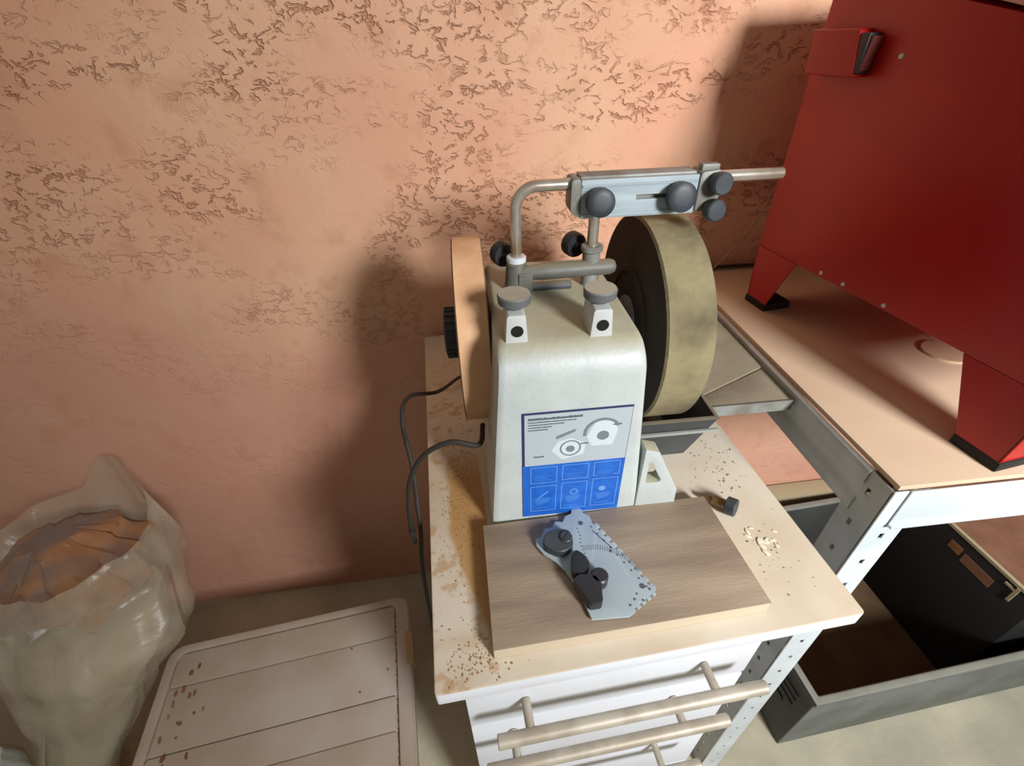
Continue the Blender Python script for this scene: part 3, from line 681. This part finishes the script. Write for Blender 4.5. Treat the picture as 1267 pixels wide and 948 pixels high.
# ================================================================ BIN on the floor under the rack
BX, BY = .662, -.540
bn = thing('storage_bin', (BX, BY, 0), .045, 'large open grey plastic bin on the floor under the rack', 'bin')
W_, D_, H_ = .86, .432, .250
def open_box(bm, rings, bottom=True):
    rr = [[bm.verts.new((x, y, z)) for (x, y) in ((x0, y0), (x1, y0), (x1, y1), (x0, y1))] for (x0, x1, y0, y1, z) in rings]
    bm.faces.new(rr[0]); bm.faces.new(rr[-1])
    for A, B in zip(rr, rr[1:]):
        for i in range(4): bm.faces.new((A[i], A[(i + 1) % 4], B[(i + 1) % 4], B[i]))
bm = new()
def rg(o_, z): return (BX + o_, BX + W_ - o_, BY + o_, BY + D_ - o_, z)
open_box(bm, [rg(.004, .0005), rg(.002, .20), rg(.002, .235), rg(-.003, .237), rg(-.003, .25), rg(.010, .25), rg(.013, .245), rg(.015, .012)])
bmesh.ops.recalc_face_normals(bm, faces=bm.faces)
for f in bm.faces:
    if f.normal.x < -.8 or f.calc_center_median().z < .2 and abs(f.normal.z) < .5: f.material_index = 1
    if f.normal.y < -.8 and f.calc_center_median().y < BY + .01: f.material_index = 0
obj('bin_body', bm, [M['bin'], M['bin_shaded']], bn, bev=.003)
bm = new(); box(bm, BX + .0155, BX + W_ - .0155, BY + .0155, BY + D_ - .0155, .0125, .016); obj('dust_bed', bm, M['dirt'], bn)
bm = new(); box(bm, BX - .0005, BX + .003, BY + .05, BY + .11, .12, .135); 
for k in range(3): box(bm, BX - .0005, BX + .0035, BY + .03, BY + .16, .155 + .02 * k, .158 + .02 * k)
obj('side_ribs', bm, M['bin_shaded'], bn)
# dark crate inside the bin
ct = thing('dark_crate', (1.132, -.475, .016), .03, 'black crate with pale edge strip and cardboard top standing inside the grey bin', 'crate')
cx0, cx1, cy0, cy1, cz1 = 1.132, 1.44, -.475, -.16, .368
bm = new(); box(bm, cx0, cx1, cy0, cy1, .017, cz1); obj('crate_body', bm, M['crate'], ct, bev=.002)
bm = new(); box(bm, cx0 + .006, cx1, cy0 + .003, cy1, cz1, cz1 + .003); obj('cardboard_top', bm, M['card'], ct)
bm = new(); box(bm, cx0 - .002, cx0 + .006, cy0, cy1, cz1 - .003, cz1 + .004); box(bm, cx0 - .003, cx0, cy0 + .035, cy0 + .041, cz1 - .045, cz1 - .003); box(bm, cx0 - .003, cx0, cy0 + .041, cy0 + .06, cz1 - .016, cz1 - .011); obj('edge_strip', bm, M['edge'], ct)
bm = new(); box(bm, cx0 - .0012, cx0 - .0002, -.402, -.335, .310, .335); obj('handle_label', bm, M['card'], ct, label='brown paper patch')
bm = new(); box(bm, cx0 - .0012, cx0 - .0002, -.328, -.300, .318, .340); obj('handle_label', bm, M['rust'], ct)
# brown carton against the wall behind the bin
bm = new(); box(bm, .72, 1.16, -.052, -.006, 0.0005, .228); o = obj('flat_carton', bm, M['edge'], loc=(.72, -.05, 0.0005), bev=.001); setp(o, 'narrow brown carton against the wall behind the grey bin', 'carton')

# ================================================================ TUB with lid, floor left
tz = .25
tb = thing('storage_tub', (-.135, -.205, 0), .10, 'off-white plastic tub with a grimy ribbed lid on the floor', 'tub')
X1, Y1 = -.135, -.205; X0, Y0 = X1 - .51, Y1 - .52
bm = new(); open_box(bm, [(X0 + .05, X1 - .05, Y0 + .05, Y1 - .05, .0005), (X0 + .02, X1 - .02, Y0 + .02, Y1 - .02, tz - .03), (X0 + .023, X1 - .023, Y0 + .023, Y1 - .023, tz - .03), (X0 + .053, X1 - .053, Y0 + .053, Y1 - .053, .004)])
obj('tub_body', bm, M['tub'], tb)
bm = new()
prism(bm, rounded([(X0, Y0), (X1, Y0), (X1, Y1), (X0, Y1)], .035, 6), 'z', tz - .028, tz - .006)
lid = obj('lid', bm, M['tub'], tb, bev=.003)
bm = new()   # raised perimeter rim and long panels divided by grooves
def rrect(x0, x1, y0, y1, r=.02): return rounded([(x0, y0), (x1, y0), (x1, y1), (x0, y1)], r, 5)
po = rrect(X0 + .003, X1 - .003, Y0 + .003, Y1 - .003, .032); pi_ = rrect(X0 + .022, X1 - .030, Y0 + .02, Y1 - .018, .02)
vs = []
for pp, z in ((po, tz - .006), (po, tz), (pi_, tz), (pi_, tz - .006)): vs.append([bm.verts.new((p[0], p[1], z)) for p in pp])
for A, B in zip(vs, vs[1:] + vs[:1]):
    for i in range(len(A)): bm.faces.new((A[i], A[(i + 1) % len(A)], B[(i + 1) % len(A)], B[i]))
obj('lid_rim', bm, M['tub'], lid, bev=.001)
ya = Y1 - .020; cuts = [.068, .118, .060, .118, .060]
for k, wd in enumerate(cuts):
    yb2 = ya - wd; bm = new(); prism(bm, rrect(X0 + .024, X1 - .034, yb2 + .0015, ya - .0015, .006), 'z', tz - .0062, tz - (.0022 if k % 2 == 0 else .0035)); obj('lid_panel', bm, M['tub'], lid, bev=.001); ya = yb2
bm = new(); box(bm, X1 - .012, X1 + .004, Y1 - .155, Y1 - .085, tz - .024, tz + .001); obj('lid_clip', bm, mat('tan_clip', (176, 150, 116), rough=.6), lid, bev=.002)
bm = new()
for i in range(60):
    x = X0 + .035 + abs(random.gauss(0, .03)) * (1 if random.random() < .8 else 2); y = random.uniform(Y0 + .1, Y1 - .04); r = random.uniform(.0015, .005)
    bmesh.ops.create_icosphere(bm, subdivisions=1, radius=r, matrix=Matrix.Translation((x, y, tz - .0018)) @ Matrix.Diagonal((random.uniform(.7, 1.2), random.uniform(1, 2.2), .12, 1)))
for (x, y) in ((-.26, -.30), (-.185, -.36), (-.24, -.39)): bmesh.ops.create_icosphere(bm, subdivisions=1, radius=.002, matrix=Matrix.Translation((x, y, tz - .002)))
for k in range(60): 
    bmesh.ops.create_icosphere(bm, subdivisions=1, radius=.0014, matrix=Matrix.Translation((X1 - .032 + random.gauss(0, .0012), random.uniform(Y0 + .03, Y1 - .03), tz - .004)) @ Matrix.Diagonal((1, 2, .5, 1)))
obj('grime', bm, M['rust'], tb, kind='stuff')

# ================================================================ PLASTIC BAGS, floor left
def sack(name, secs, mt, folds, parent, n=72, seed=1, rim_wave=None, sub=7, closed=True):
    """film bag lofted through (z, cx, cy, rx, ry) sections with vertical folds"""
    rnd = random.Random(seed); bm = new(); ph = [rnd.uniform(0, 6.3) for _ in range(6)]
    S2 = []
    for i in range(len(secs) - 1):
        for k in range(sub):
            t = k / sub; t2 = t * t * (3 - 2 * t); S2.append([a + (b - a) * (t if j == 0 else t2) for j, (a, b) in enumerate(zip(secs[i], secs[i + 1]))])
    S2.append(list(secs[-1])); rings = []
    for q, (z, cx, cy, rx, ry) in enumerate(S2):
        u = q / (len(S2) - 1); ring = []
        for i in range(n):
            a = 2 * PI * i / n
            f = 1 + folds * (.45 * math.sin(3 * a + ph[0] + 2 * u) + .35 * math.sin(7 * a + ph[1] - 3 * u) + .28 * math.sin(13 * a + ph[2] + 5 * u) + .15 * math.sin(23 * a + ph[3]) + .3 * math.sin(5 * a + 14 * u + ph[4]))
            dz = 0
            if rim_wave and u > .75: dz = rim_wave(a) * ((u - .75) / .25) ** 1.5
            ring.append(bm.verts.new((cx + rx * f * math.cos(a), cy + ry * f * math.sin(a), z + dz)))
        rings.append(ring)
    for A, B in zip(rings, rings[1:]):
        for i in range(n): bm.faces.new((A[i], A[(i + 1) % n], B[(i + 1) % n], B[i]))
    bm.faces.new(rings[0])
    if closed: bm.faces.new(rings[-1])
    return obj(name, bm, mt, parent)
bg_ = thing('plastic_bag', (-.80, -.40, 0), 0, 'tall open clear plastic bag standing beside the tub, crumpled brown liner inside', 'bag')
def wave(a):   # rim rises at the back right in a tall ear, dips at the front
    d = (a - math.radians(62) + PI) % (2 * PI) - PI
    e = (a - math.radians(250) + PI) % (2 * PI) - PI
    return .085 * math.exp(-(d / .58) ** 4) - .03 * math.exp(-(e / .8) ** 2)
sack('bag_film', [(.002, -.82, -.43, .055, .05), (.12, -.80, -.40, .070, .065), (.26, -.755, -.32, .105, .095), (.38, -.72, -.25, .170, .14), (.47, -.735, -.19, .170, .14), (.53, -.76, -.15, .15, .13)], M['bag'], .07, bg_, seed=4, rim_wave=wave, closed=False)
sack('bag_contents', [(.006, -.82, -.43, .045, .04), (.12, -.80, -.40, .060, .055), (.26, -.758, -.32, .092, .082), (.35, -.735, -.265, .130, .11), (.40, -.74, -.23, .125, .105), (.42, -.75, -.21, .06, .06)], M['bagfill'], .04, bg_, seed=6)
sack('crumpled_liner', [(.422, -.76, -.20, .11, .10), (.45, -.775, -.175, .13, .11), (.475, -.80, -.15, .10, .085), (.50, -.82, -.13, .05, .045)], M['inner'], .28, bg_, seed=9, sub=5)
b2_ = thing('white_bag', (-1.0, -.50, 0), 0, 'crumpled whitish plastic bag on the floor at the bottom left corner', 'bag')
sack('bag_film', [(.002, -1.03, -.52, .12, .11), (.10, -.97, -.50, .100, .105), (.20, -.915, -.47, .085, .085), (.27, -.900, -.465, .060, .065), (.29, -.900, -.465, .015, .015)], M['bag2'], .07, b2_, seed=12)
